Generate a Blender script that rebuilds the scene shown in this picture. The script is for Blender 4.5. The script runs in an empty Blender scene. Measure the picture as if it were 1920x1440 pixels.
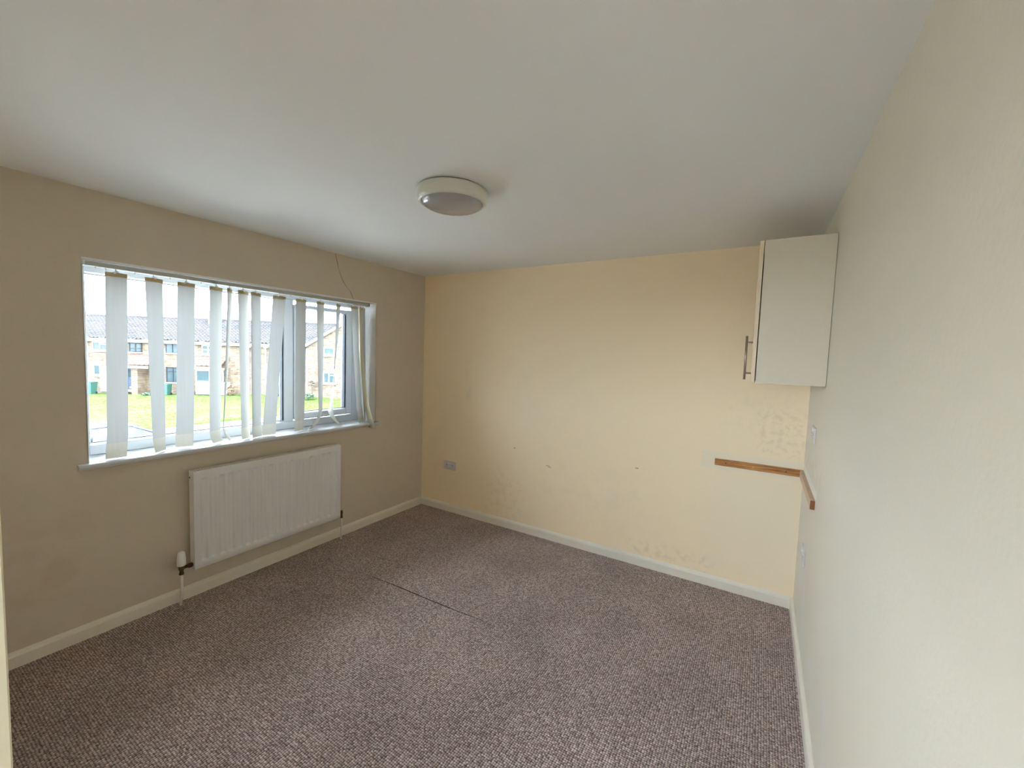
import bpy, math, random
from mathutils import Vector, Matrix
random.seed(7)
SC = bpy.context.scene
COL = SC.collection

# ------------------------------------------------------------ camera, sky, exposure
CAM = Vector((3.02812, -3.23117, 1.59352))
Rv = Vector((0.85472137, 0.51796454, 0.03411908))
Uv = Vector((-0.06401097, 0.03994427, 0.99714946))
Fv = Vector((-0.5151252, 0.85446895, -0.06729663))
cd = bpy.data.cameras.new('camera')
cd.sensor_width = 36.0
cd.lens = 779.4031 / 1920 * 36.0
cd.clip_start = 0.01
cd.clip_end = 500
cam = bpy.data.objects.new('camera', cd)
COL.objects.link(cam)
m = Matrix((Rv, Uv, -Fv)).transposed().to_4x4()
m.translation = CAM
cam.matrix_world = m
SC.camera = cam
SKY = 5.2
EXPO = 2.20
SC.cycles.max_bounces = 20
SC.cycles.diffuse_bounces = 14
SC.cycles.transparent_max_bounces = 16
SC.view_settings.view_transform = 'Standard'
SC.view_settings.look = 'None'
SC.view_settings.gamma = 1
SC.view_settings.use_curve_mapping = False
SC.view_settings.exposure = EXPO

w = bpy.data.worlds.new('world')
SC.world = w
w.use_nodes = True
nt = w.node_tree
bg = nt.nodes['Background']
tc = nt.nodes.new('ShaderNodeTexCoord')
mp = nt.nodes.new('ShaderNodeMapping')
mp.inputs['Scale'].default_value = (1, 1, 4)
nz = nt.nodes.new('ShaderNodeTexNoise')
nz.inputs['Scale'].default_value = 3.2
nz.inputs['Detail'].default_value = 5
cr = nt.nodes.new('ShaderNodeValToRGB')
cr.color_ramp.elements[0].position = 0.34
cr.color_ramp.elements[0].color = (0.42, 0.68, 1.0, 1)
cr.color_ramp.elements[1].position = 0.5
cr.color_ramp.elements[1].color = (0.915, 0.985, 1.085, 1)
nt.links.new(tc.outputs['Generated'], mp.inputs[0])
nt.links.new(mp.outputs[0], nz.inputs['Vector'])
nt.links.new(nz.outputs['Fac'], cr.inputs[0])
nt.links.new(cr.outputs[0], bg.inputs['Color'])
bg.inputs['Strength'].default_value = SKY

# ------------------------------------------------------------ helpers
W, H = 3.2892, 2.3757
YF = -3.12                                   # room side of the front wall


class MB:
    def __init__(s):
        s.v = []; s.f = []; s.sm = []

    def add(s, vs, fs, smooth=False):
        o = len(s.v)
        s.v += [tuple(v) for v in vs]
        s.f += [tuple(i + o for i in f) for f in fs]
        s.sm += [smooth] * len(fs)
        return s

    def box(s, x0, x1, y0, y1, z0, z1, c=0.0):
        if c <= 0:
            vs = [(x, y, z) for x in (x0, x1) for y in (y0, y1) for z in (z0, z1)]
            fs = [(0, 1, 3, 2), (4, 6, 7, 5), (0, 4, 5, 1), (2, 3, 7, 6), (0, 2, 6, 4), (1, 5, 7, 3)]
            return s.add(vs, fs)
        # chamfered box
        vs = []
        idx = {}
        X = (x0, x1); Y = (y0, y1); Z = (z0, z1)
        for i in (0, 1):
            for j in (0, 1):
                for k in (0, 1):
                    sx = c if i == 0 else -c; sy = c if j == 0 else -c; sz = c if k == 0 else -c
                    idx[(i, j, k, 0)] = len(vs); vs.append((X[i], Y[j] + sy, Z[k] + sz))
                    idx[(i, j, k, 1)] = len(vs); vs.append((X[i] + sx, Y[j], Z[k] + sz))
                    idx[(i, j, k, 2)] = len(vs); vs.append((X[i] + sx, Y[j] + sy, Z[k]))
        fs = []
        g = lambda i, j, k, a: idx[(i, j, k, a)]
        for i in (0, 1):
            fs.append([g(i, 0, 0, 0), g(i, 1, 0, 0), g(i, 1, 1, 0), g(i, 0, 1, 0)])
        for j in (0, 1):
            fs.append([g(0, j, 0, 1), g(1, j, 0, 1), g(1, j, 1, 1), g(0, j, 1, 1)])
        for k in (0, 1):
            fs.append([g(0, 0, k, 2), g(1, 0, k, 2), g(1, 1, k, 2), g(0, 1, k, 2)])
        for j in (0, 1):
            for k in (0, 1):
                fs.append([g(0, j, k, 1), g(1, j, k, 1), g(1, j, k, 2), g(0, j, k, 2)])
        for i in (0, 1):
            for k in (0, 1):
                fs.append([g(i, 0, k, 0), g(i, 1, k, 0), g(i, 1, k, 2), g(i, 0, k, 2)])
        for i in (0, 1):
            for j in (0, 1):
                fs.append([g(i, j, 0, 0), g(i, j, 1, 0), g(i, j, 1, 1), g(i, j, 0, 1)])
        for i in (0, 1):
            for j in (0, 1):
                for k in (0, 1):
                    fs.append([g(i, j, k, 0), g(i, j, k, 1), g(i, j, k, 2)])
        return s.add(vs, fs)

    def prism(s, pts, axis, a, b):
        """closed outline extruded along axis from a to b; pts are the other two coords in order"""
        n = len(pts)

        def P(p, t):
            q = list(p); q.insert(axis, t); return tuple(q)
        vs = [P(p, a) for p in pts] + [P(p, b) for p in pts]
        fs = [tuple(range(n)), tuple(range(n, 2 * n))]
        fs += [(i, (i + 1) % n, n + (i + 1) % n, n + i) for i in range(n)]
        return s.add(vs, fs)

    def tube(s, pts, r, n=10, cap=True):
        pts = [Vector(p) for p in pts]
        rs = r if isinstance(r, (list, tuple)) else [r] * len(pts)
        vs = []
        up = None
        for i, p in enumerate(pts):
            t = (pts[min(i + 1, len(pts) - 1)] - pts[max(i - 1, 0)]).normalized()
            if up is None:
                up = Vector((0, 0, 1)) if abs(t.z) < .9 else Vector((1, 0, 0))
            a = t.cross(up).normalized(); b = t.cross(a).normalized(); up = -b if False else up
            for k in range(n):
                th = 2 * math.pi * k / n
                vs.append(p + (a * math.cos(th) + b * math.sin(th)) * rs[i])
        fs = [(i * n + k, i * n + (k + 1) % n, (i + 1) * n + (k + 1) % n, (i + 1) * n + k)
              for i in range(len(pts) - 1) for k in range(n)]
        s.add(vs, fs, True)
        if cap:
            o = len(s.v) - len(vs)
            s.f.append(tuple(o + k for k in range(n))); s.sm.append(False)
            s.f.append(tuple(len(s.v) - n + k for k in range(n))); s.sm.append(False)
        return s

    def lathe(s, cx, cy, prof, n=64, smooth=True):
        vs = []
        for r, z in prof:
            for k in range(n):
                t = 2 * math.pi * k / n
                vs.append((cx + r * math.cos(t), cy + r * math.sin(t), z))
        fs = [(i * n + k, i * n + (k + 1) % n, (i + 1) * n + (k + 1) % n, (i + 1) * n + k)
              for i in range(len(prof) - 1) for k in range(n)]
        return s.add(vs, fs, smooth)

    def grid(s, rows, smooth=True):
        nr, nc = len(rows), len(rows[0])
        vs = [p for r in rows for p in r]
        fs = [(i * nc + j, i * nc + j + 1, (i + 1) * nc + j + 1, (i + 1) * nc + j)
              for i in range(nr - 1) for j in range(nc - 1)]
        return s.add(vs, fs, smooth)

    def build(s, name, mat, parent=None, fix=True):
        me = bpy.data.meshes.new(name)
        me.from_pydata(s.v, [], s.f)
        me.polygons.foreach_set('use_smooth', s.sm)
        if mat: me.materials.append(mat)
        me.update()
        if fix:
            import bmesh
            b = bmesh.new(); b.from_mesh(me)
            bmesh.ops.recalc_face_normals(b, faces=b.faces)
            b.to_mesh(me); b.free()
        o = bpy.data.objects.new(name, me)
        COL.objects.link(o)
        if parent:
            o.parent = parent
            o.matrix_parent_inverse = Matrix.Translation(-parent_world(parent))
        return o


def parent_world(p):
    v = Vector(p.location)
    while p.parent:
        v = v + p.matrix_parent_inverse.translation
        p = p.parent
        v = v + Vector(p.location)
    return v


def empty(name, loc):
    o = bpy.data.objects.new(name, None)
    o.location = loc
    o.empty_display_size = 0.05
    COL.objects.link(o)
    return o


def tag(o, label=None, cat=None, group=None, kind=None):
    if label: o['label'] = label
    if cat: o['category'] = cat
    if group: o['group'] = group
    if kind: o['kind'] = kind
    return o


def mat(name, col, rough=0.6, metal=0.0, spec=0.5, bump=None, var=None, masks=(), coat=0.0):
    """bump = (scale, strength, distance); var = (scale, amount, colour);
    masks = list of (box in object coords, softness, colour, strength, noise scale or None)"""
    m = bpy.data.materials.new(name)
    m.use_nodes = True
    nt = m.node_tree
    L = nt.links
    b = nt.nodes['Principled BSDF']
    b.inputs['Roughness'].default_value = rough
    b.inputs['Metallic'].default_value = metal
    b.inputs['Specular IOR Level'].default_value = spec
    b.inputs['Coat Weight'].default_value = coat
    b.inputs['Base Color'].default_value = (*col, 1)
    tc = nt.nodes.new('ShaderNodeTexCoord')
    co = tc.outputs['Object']
    cur = None

    def rgb(c):
        n = nt.nodes.new('ShaderNodeRGB'); n.outputs[0].default_value = (*c, 1); return n.outputs[0]

    def mixc(f, a, bb):
        n = nt.nodes.new('ShaderNodeMix'); n.data_type = 'RGBA'
        L.new(f, n.inputs[0]); L.new(a, n.inputs[6]); L.new(bb, n.inputs[7]); return n.outputs[2]

    def noise(sc, det=4):
        n = nt.nodes.new('ShaderNodeTexNoise'); n.inputs['Scale'].default_value = sc
        n.inputs['Detail'].default_value = det; L.new(co, n.inputs['Vector']); return n.outputs['Fac']

    def mr(v, a, bb, c=0, d=1):
        n = nt.nodes.new('ShaderNodeMapRange'); n.interpolation_type = 'SMOOTHSTEP'
        L.new(v, n.inputs[0]); n.inputs[1].default_value = a; n.inputs[2].default_value = bb
        n.inputs[3].default_value = c; n.inputs[4].default_value = d; return n.outputs[0]

    def mul(a, bb):
        n = nt.nodes.new('ShaderNodeMath'); n.operation = 'MULTIPLY'
        for i, q in enumerate((a, bb)):
            if isinstance(q, float): n.inputs[i].default_value = q
            else: L.new(q, n.inputs[i])
        return n.outputs[0]
    if var or masks: cur = rgb(col)
    if var:
        vs = var if isinstance(var[0], (tuple, list)) else [var]
        for sc, am, c2 in vs:
            cur = mixc(mul(mr(noise(sc), .4, .68), float(am)), cur, rgb(c2))
    if masks:
        sx = nt.nodes.new('ShaderNodeSeparateXYZ'); L.new(co, sx.inputs[0])
        for box, soft, c2, st, ns in masks:
            f = None
            for ax in range(3):
                if box[ax] is None: continue
                lo, hi = box[ax]
                for v in (mr(sx.outputs[ax], lo - soft, lo + soft), mr(sx.outputs[ax], hi - soft, hi + soft, 1, 0)):
                    f = v if f is None else mul(f, v)
            if ns: f = mul(f, mr(noise(ns), .45, .65))
            cur = mixc(mul(f, float(st)), cur, rgb(c2))
    if cur is not None: L.new(cur, b.inputs['Base Color'])
    if bump:
        n = nt.nodes.new('ShaderNodeBump')
        n.inputs['Strength'].default_value = bump[1]; n.inputs['Distance'].default_value = bump[2]
        L.new(noise(bump[0], 6), n.inputs['Height']); L.new(n.outputs[0], b.inputs['Normal'])
    return m


# ------------------------------------------------------------ materials
CREAM = (0.94, 0.79, 0.56)
CREAM2 = (0.86, 0.785, 0.62)
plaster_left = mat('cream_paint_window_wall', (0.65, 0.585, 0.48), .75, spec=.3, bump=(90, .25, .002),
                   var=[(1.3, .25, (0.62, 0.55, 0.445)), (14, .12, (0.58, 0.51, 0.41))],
                   masks=[((None, (-2.95, -2.5), (.08, .75)), .12, (0.56, 0.46, 0.34), .3, 7),
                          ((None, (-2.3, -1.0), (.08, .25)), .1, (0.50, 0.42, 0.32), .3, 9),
                          ((None, (-.07, -.03), (.12, .2)), .006, (0.82, 0.78, 0.7), .0, 60)])
G = (0.30, 0.24, 0.17)
plaster_back = mat('cream_paint_back_wall', CREAM, .75, spec=.3, bump=(90, .2, .002),
                   var=[(1.1, .3, (0.94, 0.81, 0.59)), (9, .12, (0.89, 0.745, 0.52))],
                   masks=[((((2.69, 3.4)), None, (.85, .972)), .004, CREAM2, .75, None),
                          (((2.72, 3.4), None, (.10, .86)), .12, CREAM2, .3, None),
                          (((2.8, 3.3), None, (1.12, 1.42)), .07, (0.70, 0.60, 0.43), .13, 26),
                          (((3.02, 3.3), None, (1.0, 1.3)), .04, (0.58, 0.48, 0.34), .25, 30),
                          (((1.122, 1.142), None, (.753, .761)), .003, G, .8, None),
                          (((1.455, 1.49), None, (.646, .652)), .003, G, .7, None),
                          (((1.475, 1.505), None, (.634, .641)), .003, G, .6, None),
                          (((2.225, 2.25), None, (.754, .762)), .003, G, .8, None),
                          (((.8, 1.2), None, (.05, .5)), .15, (0.66, 0.58, 0.45), .25, 17),
                          (((1.2, 2.4), None, (.3, .7)), .15, (0.78, 0.68, 0.52), .2, 8),
                          (((.55, .62), None, (.95, 1.6)), .03, (0.66, 0.58, 0.44), .3, 6),
                          (((2.2, 2.8), None, (.08, .2)), .05, (0.60, 0.52, 0.40), .3, 22)])
plaster_right = mat('cream_paint_right_wall', (0.735, 0.695, 0.585), .72, spec=.35, bump=(70, .3, .003),
                    var=[(1.4, .35, (0.75, 0.69, 0.545)), (12, .12, (0.73, 0.675, 0.54))],
                    masks=[((None, (-.74, .1), (.925, .972)), .004, (0.85, 0.81, 0.73), .9, None),
                           ((None, (-.9, .1), (.97, 1.12)), .05, (0.6, 0.52, 0.42), .35, 14),
                           ((None, (-3.2, .1), (.0, .5)), .2, (0.755, 0.74, 0.69), .6, 3)])  # paler low zone: cool window light put into the paint colour
plaster_hall = mat('cream_paint_hall', CREAM, .75, bump=(90, .2, .002))
ceiling_m = mat('ceiling_paint', (0.80, 0.83, 0.845), .85, spec=.2, bump=(60, .15, .002),
                var=[(1.2, .25, (0.79, 0.80, 0.795)), (6, .1, (0.77, 0.775, 0.77))])
gloss_w = mat('skirting_gloss', (0.80, 0.76, 0.66), .35, bump=(30, .1, .001), var=(20, .2, (0.72, 0.67, 0.56)))
white_p = mat('white_reveal_paint', (0.86, 0.86, 0.85), .6, bump=(60, .1, .001))
upvc = mat('white_upvc', (0.56, 0.60, 0.65), .25, var=(15, .1, (0.52, 0.56, 0.61)))
gasket_m = mat('black_gasket', (0.035, 0.045, 0.06), .6)
sill_m = mat('white_sill_gloss', (0.62, 0.635, 0.66), .3, var=(12, .15, (0.57, 0.58, 0.59)))
jamb_m = mat('cream_gloss_jamb', (0.78, 0.72, 0.56), .4, var=(18, .2, (0.7, 0.63, 0.47)))
rad_m = mat('radiator_enamel', (0.78, 0.79, 0.80), .3, var=(40, .1, (0.73, 0.735, 0.735)))
grille_m = mat('radiator_grille_enamel', (0.74, 0.72, 0.66), .4)
dark_m = mat('dark_inside', (0.03, 0.028, 0.025), .8)
brass_m = mat('tarnished_brass', (0.16, 0.115, 0.06), .45, .8, var=(60, .5, (0.06, 0.045, 0.03)))
pipe_m = mat('painted_pipe', (0.80, 0.78, 0.72), .4)
plast_m = mat('white_plastic', (0.82, 0.83, 0.84), .3)
sock_m = mat('socket_plastic', (0.66, 0.64, 0.63), .35)
lamp_body = mat('lamp_body_plastic', (0.66, 0.68, 0.62), .3)
lamp_dome = mat('lamp_diffuser_plastic', (0.36, 0.36, 0.375), .06, coat=.6)
cab_m = mat('cabinet_white_melamine', (0.66, 0.60, 0.475), .45, var=(30, .15, (0.62, 0.56, 0.44)))
cab_edge = mat('cabinet_cream_edging', (0.76, 0.64, 0.46), .45)
steel_m = mat('brushed_nickel', (0.40, 0.32, 0.25), .35, .9)
alu_m = mat('blind_rail_aluminium', (0.50, 0.51, 0.47), .4, .2)
seal_m = mat('dark_crack', (0.17, 0.11, 0.06), .8)  # dark line colour of the plaster crack


def wood_mat():
    m = mat('varnished_pine', (0.5, 0.24, 0.07), .35)
    nt = m.node_tree; L = nt.links; b = nt.nodes['Principled BSDF']
    tc = nt.nodes.new('ShaderNodeTexCoord'); mp = nt.nodes.new('ShaderNodeMapping')
    mp.inputs['Scale'].default_value = (5, 5, 75)
    nz = nt.nodes.new('ShaderNodeTexNoise'); nz.inputs['Scale'].default_value = 1.3; nz.inputs['Detail'].default_value = 5
    nz.inputs['Distortion'].default_value = .6
    cr = nt.nodes.new('ShaderNodeValToRGB')
    cr.color_ramp.elements[0].position = .35; cr.color_ramp.elements[0].color = (0.25, 0.085, 0.015, 1)
    cr.color_ramp.elements[1].position = .62; cr.color_ramp.elements[1].color = (0.56, 0.26, 0.065, 1)
    L.new(tc.outputs['Object'], mp.inputs[0]); L.new(mp.outputs[0], nz.inputs['Vector'])
    L.new(nz.outputs['Fac'], cr.inputs[0]); L.new(cr.outputs[0], b.inputs['Base Color'])
    return m


pine_m = wood_mat()
pine_pale = mat('pine_with_glare', (0.62, 0.45, 0.30), .4, var=(30, .6, (0.52, 0.34, 0.22)))  # glare on the right batten's face put into a paler pine colour
pine_end = mat('sawn_pine_end', (0.22, 0.065, 0.015), .6, var=(120, .5, (0.2, 0.07, 0.02)))


def carpet_mat():
    m = bpy.data.materials.new('brown_loop_carpet'); m.use_nodes = True
    nt = m.node_tree; L = nt.links; N = nt.nodes.new; b = nt.nodes['Principled BSDF']
    b.inputs['Roughness'].default_value = .95; b.inputs['Specular IOR Level'].default_value = .1
    b.inputs['Sheen Weight'].default_value = .25; b.inputs['Sheen Roughness'].default_value = .5
    b.inputs['Sheen Tint'].default_value = (0.8, 0.75, 0.8, 1)
    tc = N('ShaderNodeTexCoord'); mp = N('ShaderNodeMapping')
    mp.inputs['Scale'].default_value = (98, 104, 1)
    L.new(tc.outputs['Object'], mp.inputs[0])
    vo = N('ShaderNodeTexVoronoi'); vo.inputs['Scale'].default_value = 1.0; vo.inputs['Randomness'].default_value = .27
    L.new(mp.outputs[0], vo.inputs['Vector'])
    sp = N('ShaderNodeSeparateColor'); L.new(vo.outputs['Color'], sp.inputs[0])
    cr = N('ShaderNodeValToRGB'); e = cr.color_ramp.elements
    e[0].position = .0; e[0].color = (0.35, 0.258, 0.225, 1)
    e[1].position = 1.; e[1].color = (0.66, 0.545, 0.51, 1)
    e2 = cr.color_ramp.elements.new(.45); e2.color = (0.50, 0.39, 0.355, 1)
    L.new(sp.outputs[0], cr.inputs[0])
    # dark gaps between loops
    mr = N('ShaderNodeMapRange'); L.new(vo.outputs['Distance'], mr.inputs[0])
    mr.inputs[1].default_value = .30; mr.inputs[2].default_value = .66; mr.inputs[3].default_value = 1.1; mr.inputs[4].default_value = .12
    # broad wear
    nz = N('ShaderNodeTexNoise'); nz.inputs['Scale'].default_value = 2.2; nz.inputs['Detail'].default_value = 3
    L.new(tc.outputs['Object'], nz.inputs['Vector'])
    m2 = N('ShaderNodeMapRange'); L.new(nz.outputs['Fac'], m2.inputs[0]); m2.inputs[1].default_value = .3; m2.inputs[2].default_value = .7
    m2.inputs[3].default_value = .84; m2.inputs[4].default_value = 1.1
    n3 = N('ShaderNodeTexNoise'); n3.inputs['Scale'].default_value = 110; n3.inputs['Detail'].default_value = 3
    L.new(tc.outputs['Object'], n3.inputs['Vector'])
    m3 = N('ShaderNodeMapRange'); L.new(n3.outputs['Fac'], m3.inputs[0]); m3.inputs[1].default_value = .32; m3.inputs[2].default_value = .6
    m3.inputs[3].default_value = .5; m3.inputs[4].default_value = 1.08
    mu3 = N('ShaderNodeMath'); mu3.operation = 'MULTIPLY'; L.new(m2.outputs[0], mu3.inputs[0]); L.new(m3.outputs[0], mu3.inputs[1])
    mu = N('ShaderNodeMath'); mu.operation = 'MULTIPLY'; L.new(mr.outputs[0], mu.inputs[0]); L.new(mu3.outputs[0], mu.inputs[1])
    vm = N('ShaderNodeVectorMath'); vm.operation = 'SCALE'; L.new(cr.outputs[0], vm.inputs[0]); L.new(mu.outputs[0], vm.inputs['Scale'])
    L.new(vm.outputs[0], b.inputs['Base Color'])
    bp = N('ShaderNodeBump'); bp.inputs['Strength'].default_value = .8; bp.inputs['Distance'].default_value = .004
    bp.invert = True
    L.new(vo.outputs['Distance'], bp.inputs['Height']); L.new(bp.outputs[0], b.inputs['Normal'])
    return m


def slat_mat(name, diff, trans, fac):
    m = bpy.data.materials.new(name); m.use_nodes = True
    nt = m.node_tree; L = nt.links; N = nt.nodes.new
    nt.nodes.remove(nt.nodes['Principled BSDF'])
    out = nt.nodes['Material Output']
    a = N('ShaderNodeBsdfDiffuse'); t = N('ShaderNodeBsdfTranslucent'); mx = N('ShaderNodeMixShader')
    tc = N('ShaderNodeTexCoord'); mp = N('ShaderNodeMapping'); mp.inputs['Scale'].default_value = (60, 60, 3)
    nz = N('ShaderNodeTexNoise'); nz.inputs['Scale'].default_value = 1; L.new(tc.outputs['Object'], mp.inputs[0]); L.new(mp.outputs[0], nz.inputs['Vector'])
    mr = N('ShaderNodeMapRange'); L.new(nz.outputs['Fac'], mr.inputs[0]); mr.inputs[3].default_value = .92; mr.inputs[4].default_value = 1.06
    for sh, c in ((a, diff), (t, trans)):
        vm = N('ShaderNodeVectorMath'); vm.operation = 'SCALE'; vm.inputs[0].default_value = c
        L.new(mr.outputs[0], vm.inputs['Scale']); L.new(vm.outputs[0], sh.inputs['Color'])
    mx.inputs[0].default_value = fac
    L.new(a.outputs[0], mx.inputs[1]); L.new(t.outputs[0], mx.inputs[2]); L.new(mx.outputs[0], out.inputs[0])
    return m


def glass_mat(name='window_glass', tint=(0.95, 0.97, 0.97)):
    m = bpy.data.materials.new(name); m.use_nodes = True
    nt = m.node_tree; L = nt.links; N = nt.nodes.new
    nt.nodes.remove(nt.nodes['Principled BSDF'])
    out = nt.nodes['Material Output']
    t = N('ShaderNodeBsdfTransparent'); t.inputs[0].default_value = (*tint, 1)
    g = N('ShaderNodeBsdfGlossy'); g.inputs['Roughness'].default_value = .02
    fr = N('ShaderNodeFresnel'); fr.inputs[0].default_value = 1.25
    mx = N('ShaderNodeMixShader'); L.new(fr.outputs[0], mx.inputs[0]); L.new(t.outputs[0], mx.inputs[1]); L.new(g.outputs[0], mx.inputs[2])
    L.new(mx.outputs[0], out.inputs[0])
    return m


carpet_m = carpet_mat()
glass_m = glass_mat()
slat_m = slat_mat('cream_blind_fabric', (0.62, 0.60, 0.53), (0.215, 0.224, 0.22), .32)
hem_m = slat_mat('cream_hem_fabric', (0.70, 0.67, 0.56), (0.255, 0.25, 0.215), .32)
slat_warm = slat_mat('yellowed_blind_fabric', (0.80, 0.70, 0.47), (0.26, 0.22, 0.14), .30)

top_m = slat_mat('tan_header_fabric', (0.62, 0.50, 0.28), (0.2, 0.17, 0.10), .2)
# ------------------------------------------------------------ room shell
T = .30
WY0, WY1, WZ0, WZ1 = -2.528, -0.629, 0.949, 2.024
mb = MB()
mb.box(-T, 0, YF - .12, .1, -.1, WZ0 - .022)
mb.box(-T, 0, YF - .12, .1, WZ1, H + .1)
mb.box(-T, 0, YF - .12, WY0, WZ0 - .022, WZ1)
mb.box(-T, 0, WY1, .1, WZ0 - .022, WZ1)
wall_left = tag(mb.build('wall_left', plaster_left), 'cream painted wall with the window and radiator', kind='structure')
wall_back = tag(MB().box(0, W + .12, 0, .12, 0, H + .1).build('wall_back', plaster_back), 'plain cream painted far wall with scuffs', kind='structure')
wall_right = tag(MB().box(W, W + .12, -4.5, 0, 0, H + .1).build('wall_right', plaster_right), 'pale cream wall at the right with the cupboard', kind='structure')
mb = MB().box(0, 2.165, YF - .12, YF, 0, H + .1).box(2.165, W, YF - .12, YF, 2.06, H + .1)
wall_front = tag(mb.build('wall_front', plaster_hall), 'cream wall with the doorway', kind='structure')
HX0, HX1, HZ0, HZ1 = 1.60, 2.80, .95, 2.0
mb = MB().box(1.2, W, -4.5, -4.4, 0, HZ0).box(1.2, W, -4.5, -4.4, HZ1, H + .1).box(1.2, HX0, -4.5, -4.4, HZ0, HZ1).box(HX1, W, -4.5, -4.4, HZ0, HZ1)
tag(mb.build('wall_hall_end', plaster_hall), 'cream wall of the hall with the added fill window', kind='structure')
tag(MB().box(1.1, 1.2, -4.5, YF - .12, 0, H + .1).build('wall_hall_side', plaster_hall), 'cream side wall of the hall', kind='structure')
ceiling = tag(MB().box(0, W, -4.4, 0, H, H + .1).build('ceiling', ceiling_m), 'plain off white ceiling', kind='structure')
floor = tag(MB().box(0, W, -4.4, 0, -.1, 0).build('floor', carpet_m), 'floor covered in brown loop carpet', kind='structure')

# raised seam in the carpet
seam = MB()
pts = [(0.709 + (1.719 - .709) * t, -1.283 + .04 * t + .003 * math.sin(7 * t), 0.0) for t in [i / 24 for i in range(25)]]
rows = []
for (x, y, z), t in zip(pts, [i / 24 for i in range(25)]):
    k = math.sin(math.pi * min(1, max(0.02, t))) ** .5
    rows.append([(x, y - .0045 * k, .0002), (x, y - .001 * k, .0035 * k), (x, y + .0022 * k, .0005)])
seam.grid(rows, False)
tag(seam.build('carpet_seam', mat('carpet_seam_dark', (0.04, 0.022, 0.014), .95), floor), 'dark raised seam line in the carpet')

# plaster crack running from ceiling to the blind
mb = MB()
cp = [(-1.050, 2.372), (-1.043, 2.345), (-1.030, 2.30), (-1.020, 2.255), (-.996, 2.20), (-.972, 2.155), (-.935, 2.115), (-.905, 2.09), (-.889, 2.06), (-.876, 2.03), (-.872, 2.026)]
rows = []
for i, (y, z) in enumerate(cp):
    ww = .0012 + .0008 * (i % 3)
    rows.append([(.0, y - ww, z), (.0012, y, z), (.0, y + ww, z)])
mb.grid(rows, False)
mb.build('plaster_crack', seal_m, wall_left)


# skirting
def skirting(name, axis, a, b, at, sgn, lab):
    h, t = .078, .018
    prof = [(0, 0), (t, 0), (t, h - .022), (t - .003, h - .012), (t - .010, h - .004), (.004, h), (0, h)]
    if axis == 'y':   # runs along y, on wall x = at
        o = MB().prism([(at + sgn * p, z) for p, z in prof], 1, a, b)
    else:
        o = MB().prism([(at + sgn * p, z) for p, z in prof], 0, a, b)
    return tag(o.build(name, gloss_w), lab, kind='structure')


skirting('baseboard_left', 'y', YF, 0, 0, 1, 'cream gloss skirting under the window')
skirting('baseboard_back', 'x', .018, W - .018, 0, -1, 'cream gloss skirting along the far wall')
skirting('baseboard_right', 'y', -4.4, 0, W, -1, 'white gloss skirting along the right wall')

# doorway lining
d1 = tag(empty('door_1', (2.17, YF - .06, 0)), 'cream painted doorway at the near left', kind='structure')
MB().box(2.165, 2.190, YF - .125, YF, 0, 2.06, .002).build('door_jamb', jamb_m, d1)
MB().box(3.262, W, YF - .125, YF, 0.0, 2.06, .002).build('door_jamb', jamb_m, d1)
MB().box(2.190, 3.262, YF - .125, YF, 2.035, 2.06, .002).build('door_head', jamb_m, d1)

# ------------------------------------------------------------ window
win = tag(empty('window_1', (-.2, -1.578, WZ0)), 'white two-light window looking onto the green', kind='structure')
XF, XB = -.19, -.26
FO = (-2.528, -.655, .949, 2.024)


def frame(mb, y0, y1, z0, z1, wl, wr, wb, wt, xb, xf, c=.006):
    """mitred-looking rectangular frame with a sloped inner bead"""
    def bar(p, q):
        mb.box(xb, xf, min(p[0], q[0]), max(p[0], q[0]), min(p[1], q[1]), max(p[1], q[1]), c)
    bar((y0, z0), (y0 + wl, z1)); bar((y1 - wr, z0), (y1, z1))
    bar((y0 + wl - c, z0), (y1 - wr + c, z0 + wb)); bar((y0 + wl - c, z1 - wt), (y1 - wr + c, z1))


def bead(mb, y0, y1, z0, z1, xf, xg, t=.014):
    """sloping glazing bead round an opening, from the frame face down to the glass"""
    o = [(y0, z0), (y1, z0), (y1, z1), (y0, z1)]
    i = [(y0 + t, z0 + t), (y1 - t, z0 + t), (y1 - t, z1 - t), (y0 + t, z1 - t)]
    vs = [(xf - .002, a, b) for a, b in o] + [(xg, a, b) for a, b in i]
    mb.add(vs, [(k, (k + 1) % 4, 4 + (k + 1) % 4, 4 + k) for k in range(4)])


mb = MB()
frame(mb, FO[0], FO[1], FO[2], FO[3], .055, .085, .062, .048, XB, XF)
mb.build('window_frame', upvc, win)
MB().box(XB, XF, -1.366, -1.288, 1.009, 1.978, .005).build('mullion', upvc, win)
XG = -.222
mb = MB(); bead(mb, -2.475, -1.366, 1.009, 1.978, XF, XG, .010)
mb.build('glazing_bead', upvc, win)
mb = MB()
mb.box(XG - .001, XF - .004, -1.3795, -1.3665, 1.022, 1.968)
mb.box(XG - .001, XG + .004, -2.466, -1.376, 1.017, 1.021)
mb.box(XG - .001, XG + .004, -2.466, -1.376, 1.966, 1.969)
mb.build('gasket', gasket_m, win)
MB().box(XG - .024, XG, -2.47, -1.37, 1.012, 1.974).build('pane', glass_m, win)
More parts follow.
